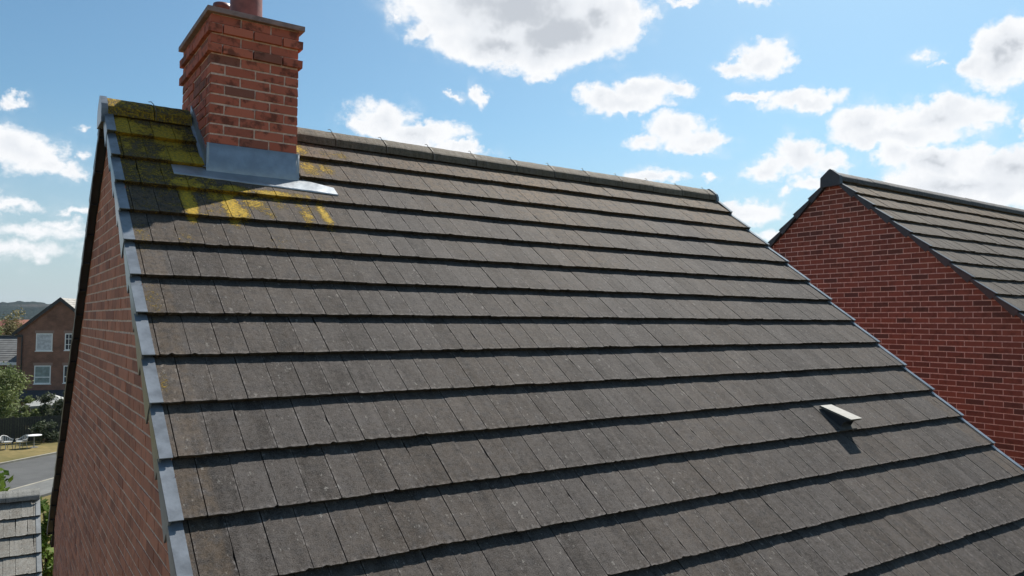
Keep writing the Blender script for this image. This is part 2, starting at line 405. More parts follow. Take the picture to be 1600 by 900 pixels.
def underlay(sl, s_top, s_end, parent, inset=.0, name='underlay'):
    mb = MB(); a, b = sl.x0+inset, sl.x1-inset; h0, h1 = -TH-.012, -TH-.045
    mb.hexa([sl.P(a,s_top,h1), sl.P(b,s_top,h1), sl.P(b,s_end,h1), sl.P(a,s_end,h1), sl.P(a,s_top,h0), sl.P(b,s_top,h0), sl.P(b,s_end,h0), sl.P(a,s_end,h0)])
    return mb.build(name, M['dark'], parent)
def verge_caps(sl, s_top, n, side, mt, parent, width=.054, depth=.105, seed=3):
    """one dry-verge unit for each course; side -1 on the low-x end"""
    r = random.Random(seed)
    xe = sl.x0 if side < 0 else sl.x1
    for i in range(n):
        d1 = GA*i + .006 + r.uniform(-.004, .004); d0 = GA*(i-1)-.02 if i else s_top
        jw = r.uniform(-.003, .003); tl = .006
        o, q = xe + side*(width+jw), xe - side*.006
        mb = MB()
        h0, h1 = -TH+.006+r.uniform(-.001, .001), .007+r.uniform(-.0015, .0015)
        if not i: h0 = -TH*.2
        # top flange
        mb.hexa([sl.P(o,d0,h0-.01), sl.P(q,d0,h0-.01), sl.P(q,d1,h1-.006), sl.P(o,d1,h1-.006), sl.P(o,d0,h0), sl.P(q,d0,h0), sl.P(q,d1,h1), sl.P(o,d1,h1)])
        # side skirt, a little deeper at its lower end
        o2 = xe + side*(width+jw-.01)
        mb.hexa([sl.P(o,d0+.01,h0-depth*.30), sl.P(o2,d0+.01,h0-depth*.30), sl.P(o2,d1-.002,h1-depth-.008), sl.P(o,d1-.002,h1-depth-.008), sl.P(o,d0+.01,h0-.0102), sl.P(o2,d0+.01,h0-.0102), sl.P(o2,d1-.002,h1-.0122), sl.P(o,d1-.002,h1-.0122)])
        # closed front end and the soffit lip turned in to the wall
        e = xe+side*.002
        mb.hexa([sl.P(o2,d1-.040,h1-depth), sl.P(e,d1-.040,h1-depth), sl.P(e,d1-.034,h1-depth), sl.P(o2,d1-.034,h1-depth), sl.P(o2,d1-.040,h1-.0125), sl.P(e,d1-.040,h1-.0125), sl.P(e,d1-.034,h1-.0125), sl.P(o2,d1-.034,h1-.0125)])
        mb.hexa([sl.P(o2,d0+.02,h0-depth*.30+.012), sl.P(e,d0+.02,h0-depth*.30+.012), sl.P(e,d1-.013,h1-depth+.012), sl.P(o2,d1-.013,h1-depth+.012), sl.P(o2,d0+.02,h0-depth*.30+.018), sl.P(e,d0+.02,h0-depth*.30+.018), sl.P(e,d1-.013,h1-depth+.018), sl.P(o2,d1-.013,h1-depth+.018)])
        mb.build('verge_cap', mt, parent, merge=False)
def ridge_tiles(x0, x1, y, z, joints, parent, mt, clips=True, wear=None, seed=5):
    r = random.Random(seed)
    prof = [(-.128,-.095),(-.125,-.055),(-.120,-.030),(-.106,-.014),(-.050,.030),(0,.058),(.050,.030),(.106,-.014),(.120,-.030),(.125,-.055),(.128,-.095)]
    xs = [x0]+[j for j in joints if x0+.05 < j < x1-.05]+[x1]
    for a, b in zip(xs, xs[1:]):
        V=[];F=[];UVm=[];UVl=[];WE=[]; n=12; np_=len(prof); dz=r.uniform(-.003,.003); tl=r.uniform(-.003,.003); tone=r.random()
        for layer, t in ((0, 0), (1, .016)):
            for i in range(n+1):
                u = a+.003+(b-a-.006)*i/n
                for k, (py, pz) in enumerate(prof):
                    sc = 1 - t/.12
                    jt = r.gauss(0, .0010) if layer == 0 else 0
                    V.append((u + (r.gauss(0,.001) if i in (0,n) else 0), y+py*sc+jt, z+pz-(t if abs(py) < .12 else 0)+dz+tl*(i/n-.5)+jt)); UVm.append((u, k*.03)); UVl.append((.5,.5))
                    w = wear(u) if wear else (0,0)
                    fr = 1.0 if py < .02 else .4
                    WE.append((tone, w[0]*fr, w[1]))
        off = (n+1)*np_
        for layer in (0, 1):
            for i in range(n):
                for k in range(np_-1):
                    p = layer*off+i*np_+k; q=(p, p+np_, p+np_+1, p+1); F.append(q if layer == 0 else q[::-1])
        for i in range(n):
            for k in (0, np_-1):
                p = i*np_+k; F.append((p, p+np_, p+np_+off, p+off))
        for i in (0, n):
            for k in range(np_-1):
                p = i*np_+k; F.append((p, p+1, p+1+off, p+off))
        me = bpy.data.meshes.new('ridge_tile'); me.from_pydata(V, [], F); me.materials.append(mt)
        ca = me.color_attributes.new('wear', 'FLOAT_COLOR', 'POINT'); ca.data.foreach_set('color', [c for t_ in WE for c in (*t_, 1.)])
        for nm, src in (('metres', UVm), ('local', UVl)):
            l = me.uv_layers.new(name=nm); vi = [0]*len(me.loops); me.loops.foreach_get('vertex_index', vi)
            l.data.foreach_set('uv', [c for j in vi for c in src[j]])
        me.update(); rt = link('ridge_tile', me, parent)
        if clips and b < x1-.01:
            mb = MB(); pr = [(py*1.03, pz+.006) for py, pz in prof]
            for (p, q) in zip(pr, pr[1:]): mb.tube((b+.01, y+p[0], z+p[1]), (b+.01, y+q[0], z+q[1]), .0019, 5)
            mb.tube((b+.01, y, z+.062), (b-.010, y-.01, z+.078), .003, 5); mb.tube((b-.010, y-.01, z+.078), (b-.030, y-.012, z+.073), .003, 5)
            mb.build('ridge_clip', M['wire'], rt)
def clipped_course(v0, v1, bounds, w, gapw, shift, cell):
    out = []
    (l0, r0), (l1, r1) = bounds(v0), bounds(v1)
    lo, hi = min(l0, l1), max(r0, r1)
    k = math.floor((lo-shift)/cell)
    while True:
        a = shift+k*cell; b = a+w; k += 1
        if a > hi: break
        a0, b0, a1, b1 = max(a, l0), min(b, r0), max(a, l1), min(b, r1)
        if b0-a0 < .01 and b1-a1 < .01: continue
        if b0 < a0: a0 = b0 = (a1 if a0 > b0 and a1 >= a0-.5 and l0 > a else b1)
        if b1 < a1: a1 = b1 = (a0 if l1 > a else b0)
        out.append((a0, b0, a1, b1))
    return out
def brick_gable(x, sgn, bounds, z0, z1, mats, parent, name='gable_wall', thick=.24, seed=2, phase=0., jit=.0012, zcut=None):
    """wall in the plane x, facing sgn; individual bricks standing proud of recessed mortar"""
    r = random.Random(seed); mb = MB()
    nrow = int((z1-z0)/.075)+1
    rec = .0028
    zb = zcut if zcut is not None else z0
    for i in range(nrow):
        v0 = z1-(i+1)*.075+.0065; v1 = v0+.063
        if v1 < zb: break
        sh = phase + (.1125 if i % 2 else 0)
        for (a0,b0,a1,b1) in clipped_course(v0, v1, bounds, .215, .01, sh, .225):
            o = max(-.0012, r.gauss(0, jit)); t = (r.random(), r.random(), 0)
            X = x+sgn*o; XB = x-sgn*rec
            j = [r.gauss(0, .0008) for _ in range(4)]
            c = [(X,a0,v0+j[0]),(X,b0,v0+j[1]),(X,b1,v1+j[2]),(X,a1,v1+j[3])]; bk = [(XB,p[1],p[2]) for p in c]
            mb.quad(c, 0, t)
            for k in range(4): mb.quad([c[k], c[(k+1)%4], bk[(k+1)%4], bk[k]], 0, t)
    # mortar bed / wall body
    steps = 14
    zs = [zb+(z1-zb)*i/steps for i in range(steps+1)]
    # keep exact corners: bounds() is piecewise linear with its kink at the eaves
    A = []; 
    for z in zs:
        l, rr = bounds(z); A.append((l, rr, z))
    XM, XI = x-sgn*(rec-.0006), x-sgn*thick
    for (l0,r0,za),(l1,r1,zc) in zip(A, A[1:]):
        mb.quad([(XM,l0,za),(XM,r0,za),(XM,r1,zc),(XM,l1,zc)], 1)
        mb.quad([(XI,l0,za),(XI,r0,za),(XI,r1,zc),(XI,l1,zc)], 1)
        mb.quad([(XM,l0,za),(XI,l0,za),(XI,l1,zc),(XM,l1,zc)], 1); mb.quad([(XM,r0,za),(XI,r0,za),(XI,r1,zc),(XM,r1,zc)], 1)
    return mb.build(name, mats, parent)

# ------------------------------------------------------------------ setting: ground
def ground_mat():
    mt, n, b = mat('dry_grass_ground'); co = n.n('ShaderNodeTexCoord').outputs['Object']
    f = n.noise(co, .25, 6, .65); f2 = n.noise(co, 3., 5, .7)
    c = n.mix(n.ss(f, .35, .65), (.075, .075, .025), (.21, .16, .07)); c = n.mix(n.ss(f2, .35, .7), c, (.13, .11, .045))
    n.put(b.inputs['Base Color'], c); b.inputs['Roughness'].default_value = .95; b.inputs['Specular IOR Level'].default_value = .1
    return mt
def flat(name, pts, z, mt, kind='structure', thick=None):
    mb = MB(); P = [(p[0], p[1], z) for p in pts]
    mb.quad(P, 0)
    if thick:
        for i in range(len(P)):
            a, b = P[i], P[(i+1)%len(P)]
            mb.quad([a, b, (b[0], b[1], z-thick), (a[0], a[1], z-thick)], 0)
    o = mb.build(name, mt); tag(o, kind=kind); return o
gm = ground_mat()
flat('ground', [(-6000,-6000),(6000,-6000),(6000,6000),(-6000,6000)], GZ, gm)
asph = simple('asphalt', (.070,.070,.067), .9, scale=1.2, var=.18, bump=.004, bscale=60)
pave = simple('pavement_slabs', (.13,.13,.12), .9, scale=3, var=.2)
kerbm = simple('kerb_stone', (.26,.24,.19), .9, scale=3, var=.2)
A1, A2 = onground(0, 727), onground(86, 710); B1, B2 = onground(14, 769), onground(82, 750)
da = (A2-A1).normalized(); db = (B2-B1).normalized()
ext = lambda p, d, t: (p.x+d.x*t, p.y+d.y*t)
flat('road', [ext(B1, db, -30), ext(B2, db, 40), ext(A2, da, 40), ext(A1, da, -30)], GZ+.006, asph)
nb = Vector((-db.y, db.x, 0)); nb = nb if nb.dot(A1-B1) > 0 else -nb
kp = [ext(B1, db, -30), ext(B2, db, 40)]
def off(p, d): return (p[0]+nb.x*d, p[1]+nb.y*d)
flat('kerb', [off(kp[0], -.16), off(kp[1], -.16), kp[1], kp[0]], GZ+.11, kerbm, thick=.14)
flat('pavement', [off(kp[0], -2.1), off(kp[1], -2.1), off(kp[1], -.164), off(kp[0], -.164)], GZ+.10, pave, thick=.12)
na = Vector((-da.y, da.x, 0)); na = na if na.dot(B1-A1) < 0 else -na
kq = [ext(A1, da, -30), ext(A2, da, 40)]
flat('kerb', [kq[0], kq[1], (kq[1][0]+na.x*.16, kq[1][1]+na.y*.16), (kq[0][0]+na.x*.16, kq[0][1]+na.y*.16)], GZ+.10, kerbm, thick=.12)
# hills with the line of woods on the sky
def hills():
    mb = MB(); c0 = Vector((CP.x, CP.y, 0)); n = 1100; rings = [(900, 0, 1), (1000, 5, 2), (1100, 10, 3), (1200, 14, 4), (1300, 18, 4), (1400, 22, 4), (1500, 25, 4), (1600, 27, 4), (1900, 20, 4)]
    a0, a1 = R_(-40), R_(105)
    G = []
    for (rad, h, j) in rings:
        row = []
        for i in range(n+1):
            a = a0+(a1-a0)*i/n; d = Vector((math.sin(a), math.cos(a), 0))
            k = mnoise.fractal(Vector((a*5, rad*.002, 0)), .6, 2., 4)*.45+.95; tr = mnoise.fractal(Vector((a*190, rad*.011, 3)), .5, 2., 3)
            row.append(tuple(c0+d*(rad+25*tr)+Vector((0, 0, GZ+max(-3, h*k*1.15+tr*j*.6)))))
        G.append(row)
    for r0, r1 in zip(G, G[1:]):
        for i in range(n): mb.quad([r0[i+1], r0[i], r1[i], r1[i+1]], 0)
    mt, nn, b = mat('wooded_hills'); co = nn.n('ShaderNodeTexCoord').outputs['Object']
    f = nn.noise(co, .035, 6, .7); f2 = nn.noise(co, .006, 3, .5)
    c = nn.mix(nn.ss(f, .35, .68), (.008, .016, .015), (.020, .034, .030)); c = nn.mix(nn.ss(f2, .58, .7), c, (.055, .055, .052))
    nn.put(b.inputs['Base Color'], c); b.inputs['Roughness'].default_value = 1; b.inputs['Specular IOR Level'].default_value = 0
    bp = nn.n('ShaderNodeBump'); bp.inputs['Distance'].default_value = 6; nn.put(bp.inputs['Height'], f); nn.put(b.inputs['Normal'], bp.outputs[0])
    tag(mb.build('hills', mt, merge=True), kind='structure')
hills()

# ------------------------------------------------------------------ the main house
PITCH = .69388; X0, X1 = 0.0, 6.747
house = thing('brick_house', 'foreground brick house with large grey tiled roof, yellow lichen and red brick chimney', 'house', (3.4, .3, GZ))
# children are authored in world coordinates
def adopt(root):
    for o in COL.objects:
        if o.parent is root: o.matrix_parent_inverse = Matrix.Translation(-root.location)
RY = .335
front = Slope(0.0, 0.0, PITCH, 1, X0, X1)
rz_plane = RY*math.tan(PITCH)
PB = R_(41.6)
BT = math.ceil((5.02-RY)/math.cos(PB)/GA)
back = Slope(RY+.30*math.cos(PB), rz_plane-.30*math.sin(PB), PB, -1, X0, X1)
ST = -RY/math.cos(PITCH)+.02
NF = 16
def cgap(i): return (.565, 1.285) if i < 2 else None
LB = [ # (x, s, rx, rs, strength): where yellow lichen grows
 (.07,-.13,.11,.16,1.3),(.20,-.10,.10,.12,.9),(.36,-.06,.11,.15,1.3),(.47,-.12,.08,.10,.6),(.50,-.02,.05,.05,.6),
 (.05,.15,.06,.13,.75),(.16,.20,.06,.12,.6),(.42,.24,.15,.12,1.3),(.54,.30,.09,.08,1.3),(.30,.28,.1,.05,.5),(.30,.12,.12,.1,.4),
 (.10,.50,.10,.14,.55),(.24,.52,.07,.12,.6),(.38,.62,.10,.07,1.0),(.46,.66,.08,.05,.9),(.56,.66,.10,.05,.7),(.71,.645,.07,.05,1.1),(.78,.66,.07,.05,.8),(1.00,.665,.13,.045,1.15),(1.22,.66,.06,.04,.6),(1.38,.66,.06,.04,.35),
 (.385,.86,.045,.20,1.35),(.66,.86,.05,.20,1.3),(.72,.95,.05,.09,.9),(.84,.80,.08,.09,.7),(.92,.95,.04,.05,.5),(1.02,.78,.05,.09,.35),(.58,.75,.07,.05,.8),(1.19,.92,.04,.11,.75),(1.24,.80,.05,.06,.45),(1.34,.88,.035,.16,1.05),(1.18,.76,.04,.05,.5),
 (1.36,-.12,.08,.10,.8),(1.40,.16,.08,.14,.65),(1.55,.14,.07,.09,.6),(1.75,-.1,.06,.06,.5),(1.62,-.10,.06,.06,.35),
 (.05,1.30,.04,.15,.30),(.04,1.95,.05,.15,.25),(.03,2.6,.02,.1,.3),(.3,1.3,.05,.12,.2),(.9,1.3,.08,.1,.15)]
def wear_main(u, d, i):
    L = 0
    for (x, s, rx, rs, w) in LB:
        q = ((u-x)/rx)**2+((d-s)/rs)**2
        if q < 2.2: L = max(L, w*max(0, 1-q*.45))
    B = 0
    w_ = .16*math.sin(u*2.1)+.1*math.sin(u*5.3+1)
    if i == 0: B = .86 + w_
    elif i == 1: B = .6 + w_
    elif i == 2: B = .36 + w_
    elif i < 5: B = .2 + w_*.6
    else: B = max(0, .12 + .05*math.sin(u*3+i))
    if u < .16 and i > 3: B = max(B, .35)
    if u > X1-.22 and i > 8: B = max(B, .3)
    if u < .6 and i < 4: B = max(B, .6); L = max(L, .42 if i < 3 else .2)
    return min(1, L/1.35), B
roof = tile_field(front, ST, NF, 'roof', M['tile'], house, gap=cgap, wear=wear_main, seed=11, res=(8, 8))
backr = tile_field(back, -.28, BT, 'roof', M['tile'], house, seed=12, res=(2, 2))
underlay(front, -.36, GA*NF, house); underlay(back, -.28, GA*BT, house)
verge_caps(front, ST+.02, NF, -1, M['cap'], house, depth=.14); verge_caps(front, ST+.02, NF, 1, M['cap'], house, width=.045, depth=.075, seed=4)
verge_caps(back, -.26, BT, -1, M['cap_dark'], house, width=.060, depth=.10, seed=6)
verge_caps(back, -.26, BT, 1, M['cap_dark'], house, seed=8)
RZ = rz_plane-.018
joints = [.29+.4865*k for k in range(14)]
def ridge_wear(u): return ((.45 if u < .6 else 0.0), (.8 if u < .7 else .35))
# the chimney interrupts the ridge
XC0, XC1, YF, YBK = .583, 1.248, -.272, .735
ridge_tiles(-.035, XC0-.02, RY, RZ, [.29], house, M['ridge'], wear=ridge_wear)
ridge_tiles(XC1+.01, X1-.01, RY, RZ, joints, house, M['ridge'], wear=ridge_wear, seed=9)
for (xa, xb) in ((-.075, -.03), (X1-.012, X1+.025)):   # moulded ends closing the ridge
    mb = MB(); pr = [(-.142,-.16),(-.138,-.055),(-.120,-.014),(-.055,.040),(-.02,.064),(0,.069),(.02,.064),(.055,.040),(.120,-.014),(.138,-.055),(.142,-.16)]
    a = [(xa, RY+p, RZ+q) for p, q in pr]; b = [(xb, RY+p, RZ+q) for p, q in pr]
    mb.quad(a); mb.quad(b[::-1])
    for k in range(len(pr)): mb.quad([a[k], a[(k+1)%len(pr)], b[(k+1)%len(pr)], b[k]])
    mb.build('ridge_end', M['cap'], house)
# walls
tp, tb = math.tan(PITCH), math.tan(PB)
EF = RY-4.75; EB = 4.86
def zroof_f(y): return rz_plane-(RY-y)*tp
def zroof_b(y): return rz_plane-(y-RY)*tb
def bounds_main(z):
    zz = z+.075
    return max(EF, RY-max(0,(rz_plane-zz))/tp), min(EB, RY+max(0,(rz_plane-zz))/tb)
brick_gable(.004, -1, bounds_main, GZ, rz_plane-.08, [M['brick'], M['mortar']], house, seed=21, phase=.04)
brick_gable(X1-.004, 1, bounds_main, GZ, rz_plane-.08, [M['brick'], M['mortar']], house, seed=22, phase=.04, zcut=-4.6)
def slabwall(xa, xb, y, z0, z1, parent, mt, name='wall', thick=.24, sg=1):
    mb = MB(); a, b = xa, xb
    q = lambda pts: mb.quad(pts, 0, None, [((p[0]+p[1]) or .001, p[2]) for p in pts])
    y2 = y+sg*thick
    q([(a,y,z0),(b,y,z0),(b,y,z1),(a,y,z1)]); q([(a,y2,z0),(b,y2,z0),(b,y2,z1),(a,y2,z1)]); q([(a,y,z1),(b,y,z1),(b,y2,z1),(a,y2,z1)]); q([(a,y,z0),(a,y2,z0),(a,y2,z1),(a,y,z1)]); q([(b,y,z0),(b,y2,z0),(b,y2,z1),(b,y,z1)])
    return mb.build(name, mt, parent)
slabwall(.012, X1-.012, EF, GZ, zroof_f(EF)-.09, house, M['fabrick2'])
slabwall(.25, X1-.25, EB, GZ, zroof_b(EB)-.12, house, M['fabrick2'], sg=-1)
for (yy, zz, sg) in ((EF-.10, zroof_f(EF-.10)-.16, -1), (EB+.14, zroof_b(EB+.14)-.17, 1)):  # gutters
    mb = MB()
    for k in range(8):
        a, b = math.pi*k/8, math.pi*(k+1)/8
        for rr in (.055, .05):
            mb.quad([(X0, yy+rr*math.cos(a), zz-rr*math.sin(a)), (X1, yy+rr*math.cos(a), zz-rr*math.sin(a)), (X1, yy+rr*math.cos(b), zz-rr*math.sin(b)), (X0, yy+rr*math.cos(b), zz-rr*math.sin(b))])
    mb.build('gutter', M['gutter'], house)
    mb = MB(); mb.box((X0+.01, min(yy-sg*.06, yy-sg*.085), zz-.13), (X1-.01, max(yy-sg*.06, yy-sg*.085), zz+.06)); mb.build('fascia', M['soffit'], house)

# chimney: real bricks round a mortar core
def chimney():
    r = random.Random(31); mb = MB(); CH = .0755; zb = -.0525-.0755*6; n = 19
    core = .005
    mb.box((XC0+core, YF+core, zb), (XC1-core, YBK-core, zb+CH*n), 1)
    def brick(c0, c1, tn):
        (x0,y0,z0),(x1,y1,z1) = c0, c1
        j = lambda s=.0012: r.gauss(0, s)
        c = [(x0+j(),y0+j(),z0+j(.001)),(x1+j(),y0+j(),z0+j(.001)),(x1+j(),y1+j(),z0+j(.001)),(x0+j(),y1+j(),z0+j(.001)),(x0+j(),y0+j(),z1+j(.001)),(x1+j(),y0+j(),z1+j(.001)),(x1+j(),y1+j(),z1+j(.001)),(x0+j(),y1+j(),z1+j(.001))]
        # small arris chamfer: shrink outer ring slightly
        mb.hexa(c, 0, tn)
    for i in range(n):
        z0 = zb+i*CH; z1 = z0+CH-.013
        lvl = i-6
        o = .026 if lvl in (9, 11) else (.002 if lvl in (10, 12) else 0)
        x0, x1, y0, y1 = XC0-o, XC1+o, YF-o, YBK+o
        L = x1-x0; even = i % 2 == 0
        # front and back faces
        for (ya, yb) in ((y0, y0+.10), (y1-.10, y1)):
            u = x0 if even else x0-.1125
            while u < x1-.01:
                a, b = max(u, x0), min(u+.2145, x1); u += .2249
                if b-a > .03: q = max(-.004, min(.0015, r.gauss(0, .002))) * (1 if ya == y0 else -1); brick((a, ya+q, z0), (b, yb+q, z1), (min(1,max(0,r.random())), r.random(), 0))
        # side faces between
        for (xa, xb) in ((x0, x0+.10), (x1-.10, x1)):
            u = (y0+.1125 if even else y0+.225)-.0; v = y1-.112
            aa = y0+.112
            while aa < v:
                bb = min(aa+(.2145 if (aa > y0+.12 or not even) else .2145), v)
                q = max(-.007, min(.0015, r.gauss(0, .0035))) * (1 if xa == x0 else -1)
                if bb-aa > .03: brick((xa+q, aa, z0), (xb+q, bb-.0, z1), (r.random()*.6+.4, r.random(), 0))
                aa += .2249
    ch = mb.build('chimney', [M['brickc'], M['mortar']], house, bevel=.003)
    zt = zb+CH*n
    k = MB(); k.box((XC0-.036, YF-.036, zt-.006), (XC1+.036, YBK+.036, zt+.034)); k.build('chimney_cap', M['capstone'], ch, bevel=.004)
    def pot(x, y, r0, r1, h, rim, body):
        V=[];F=[];N=40; zc=zt+.034
        pr=[(r0*1.02,0),(r0,.03)]+[(r0+(r1-r0)*t/6,.03+(h-.06)*t/6) for t in range(1,7)]+[(r1+rim,h-.05),(r1+rim+.004,h-.03),(r1+rim,h),(r1-.02,h),(r1-.022,h-.3 if h > .35 else .05)]
        for (rr, hh) in pr:
            for a in range(N): V.append((x+rr*math.cos(2*math.pi*a/N), y+rr*math.sin(2*math.pi*a/N), zc+hh))
        for i in range(len(pr)-1):
            for a in range(N): F.append((i*N+a, i*N+(a+1)%N, (i+1)*N+(a+1)%N, (i+1)*N+a))
        me = bpy.data.meshes.new('chimney_pot'); me.from_pydata(V, [], F); me.materials.append(M['terra']); me.polygons.foreach_set('use_smooth', [True]*len(F)); me.update()
        o = link('chimney_pot', me, ch); return o
    pot(.93, .10, .128, .118, .62, .02, 0)
    pot(.838, .50, .074, .060, .345, .016, 0)
    # lead: upright apron with its skirt dressed on to the third course
    k = MB(); ya = YF-.010; zt0 = -.0525-.004
    def hs(d): return -TH*(1-(d-GA)/GA)+.005
    xl, xr = XC0-.014, XC1+.016
    nx = 18
    top = []; fold = []
    for i in range(nx+1):
        x = xl+(xr-xl)*i/nx
        dd = (-ya+.011)/math.cos(PITCH)
        top.append((x, ya+mnoise.noise(Vector((x*9, 0, 1)))*.002, zt0)); fold.append(front.P(x, .391, -.0243))
    for i in range(nx):
        k.quad([fold[i], fold[i+1], top[i+1], top[i]]); k.quad([top[i], top[i+1], (top[i+1][0], YF+.01, zt0+.003), (top[i][0], YF+.01, zt0+.003)])
    # skirt on the roof, thin sheet with slight waves
    ns = 5; nx2 = 26; S0, xa, xb = .391, .335, 1.53
    gridp = []
    for i in range(nx2+1):
        t = i/nx2; x = xa+(xb-xa)*t
        s1 = .50+.085*t; s0 = .345 if (x < xl or x > xr) else .391
        if x > xr: s0 = .352+.10*(x-xr)/(xb-xr)
        row = []
        for j in range(ns+1):
            s = s0+(s1-s0)*j/ns
            h = max(-TH*(1-(s-GA)/GA), -TH)+.006 + abs(mnoise.noise(Vector((x*11, s*14, 0))))*.004
            if s < .345: h = -.012+(-TH+.018)*((s-s0)/max(.001, .345-s0)) if s > s0 else -.012
            row.append((x, s, h))
        gridp.append(row)
    for i in range(nx2):
        for j in range(ns):
            q = [gridp[i][j], gridp[i][j+1], gridp[i+1][j+1], gridp[i+1][j]]
            k.quad([front.P(*p) for p in q])
        a, b = gridp[i][ns], gridp[i+1][ns]
        k.quad([front.P(*a), front.P(a[0], a[1]+.001, a[2]-.005), front.P(b[0], b[1]+.001, b[2]-.005), front.P(*b)])
    ap = k.build('lead_apron', M['lead'], ch, merge=True, smooth=True)
    # side flashings stepping up both flanks of the stack
    for (x, sg) in ((XC0, -1), (XC1, 1)):
        k = MB(); ys = [YF-.012+(RY-YF+.012)*i/12 for i in range(13)]
        for a, b in zip(ys, ys[1:]):
            za, zb_ = max(zroof_f(a)+.085, zt0 if a < YF+.02 else -9), zroof_f(b)+.085
            k.hexa([(x+sg*.012,a,zroof_f(a)-.02),(x-sg*.004,a,zroof_f(a)-.02),(x-sg*.004,b,zroof_f(b)-.02),(x+sg*.012,b,zroof_f(b)-.02),(x+sg*.010,a,za),(x-sg*.004,a,za),(x-sg*.004,b,zb_),(x+sg*.010,b,zb_)])
        f0, f1 = x+sg*.011, x+sg*.030
        k.hexa([front.P(f0,S0-.04,-.02), front.P(f1,S0-.04,-.02), front.P(f1,ST,-.012), front.P(f0,ST,-.012), front.P(f0,S0-.04,-.012), front.P(f1,S0-.04,-.014), front.P(f1,ST,-.006), front.P(f0,ST,-.004)])
        k.build('lead_flashing', M['lead'], ch)
    return ch
chimney()
# roof vent: hooded tile with an open mouth
def roof_vent():
    xa, xb = 4.875, 5.018; P = front.P
    sT, sU, sB = 3.455, 3.175, 3.43
    k = MB(); t = .014
    up, dn = (sU, .004), (sT-.02, .112)
    # lid
    k.hexa([P(xa-.006,up[0],up[1]-.02), P(xb+.006,up[0],up[1]-.02), P(xb+.006,dn[0],dn[1]-t), P(xa-.006,dn[0],dn[1]-t), P(xa-.006,up[0],up[1]), P(xb+.006,up[0],up[1]), P(xb+.006,dn[0],dn[1]), P(xa-.006,dn[0],dn[1])])
    k.build('vent_hood', M['vent'], vroot, bevel=.0015)
    k = MB()
    # cheeks
    for x0, x1 in ((xa, xa+.008), (xb-.008, xb)):
        A = [(sU+.01,-.03),(sB-.02,-.03),(sT-.055,.045),(sT-.022,.098-.004),(sU+.03,-.006)]
        l = [P(x0,*q) for q in A]; r_ = [P(x1,*q) for q in A]
        k.quad(l); k.quad(r_[::-1])
        for i in range(5): k.quad([l[i], l[(i+1)%5], r_[(i+1)%5], r_[i]])
    # recessed louvre
    k.hexa([P(xa+.008,sT-.10,-.02), P(xb-.008,sT-.10,-.02), P(xb-.008,sT-.09,-.02), P(xa+.008,sT-.09,-.02), P(xa+.008,sT-.09,.06), P(xb-.008,sT-.09,.06), P(xb-.008,sT-.08,.06), P(xa+.008,sT-.08,.06)])
    k.build('vent_body', M['cap_dark'], vroot)
vroot = house
mb = MB(); 
vb = MB(); P_ = front.P
vb.hexa([P_(4.83,3.12,-.034), P_(5.06,3.12,-.034), P_(5.06,3.44,-.006), P_(4.83,3.44,-.006), P_(4.83,3.12,-.0285), P_(5.06,3.12,-.0285), P_(5.06,3.44,.0032), P_(4.83,3.44,.0032)])
vroot = vb.build('roof_vent', M['tile2'], house)
roof_vent()
adopt(house)
for o in COL.objects: pass

# ------------------------------------------------------------------ the neighbour on the right
h2 = thing('brick_house', 'dark red brick house behind on the right, gable end facing the gap between the roofs', 'house', (13.5, .6, GZ))
Y2, Z2, P2 = .56, .905, PITCH
X2 = 9.80
f2 = Slope(Y2-.17*math.cos(P2), Z2-.17*math.sin(P2), P2, 1, X2, X2+10.5)
b2 = Slope(Y2+.17*math.cos(P2), Z2-.17*math.sin(P2), P2, -1, X2, X2+10.5)
def wear2(u, d, i): return (0.05, (1., .95, .75, .5, .35)[i] if i < 5 else .25)
tile_field(f2, -.15, 17, 'roof', M['tile2'], h2, wear=wear2, seed=41, res=(4, 4), rough=2.0)
tile_field(b2, -.15, 17, 'roof', M['tile2'], h2, seed=42, res=(2, 2))
underlay(f2, -.15, GA*17, h2); underlay(b2, -.15, GA*17, h2)
for sl_, se in ((f2, 43), (b2, 44)):
    verge_caps(sl_, -.14, 17, -1, M['cap_dark'], h2, width=.06, depth=.098, seed=se); 
ridge_tiles(X2-.02, X2+10.5, Y2, Z2-.012, [X2+.46*k for k in range(1, 24)], h2, M['ridge_dark'], clips=False, seed=45)
mb = MB(); pr = [(-.165,-.22),(-.160,-.075),(-.02,.036),(0,.044),(.02,.036),(.160,-.075),(.165,-.22)]
a = [(X2-.085, Y2+p, Z2+.03+q) for p, q in pr]; b = [(X2-.01, Y2+p, Z2+.03+q) for p, q in pr]
mb.quad(a); mb.quad(b[::-1])
for k in range(len(pr)): mb.quad([a[k], a[(k+1)%len(pr)], b[(k+1)%len(pr)], b[k]])
mb.build('ridge_end', M['cap_dark'], h2)
t2 = math.tan(P2)
def bounds2(z):
    zz = z+.075; w = max(0, Z2-zz)/t2
    return max(Y2-4.6, Y2-w), min(Y2+4.6, Y2+w)
brick_gable(X2+.004, -1, bounds2, GZ, Z2-.085, [M['brick2'], M['mortar2']], h2, seed=51, phase=.07)
slabwall(X2+.012, X2+10.4, Y2-4.6, GZ, Z2-4.6*t2-.1, h2, M['fabrick2']); slabwall(X2+.25, X2+10.4, Y2+4.6, GZ, Z2-4.6*t2-.1, h2, M['fabrick2'], sg=-1)
adopt(h2)

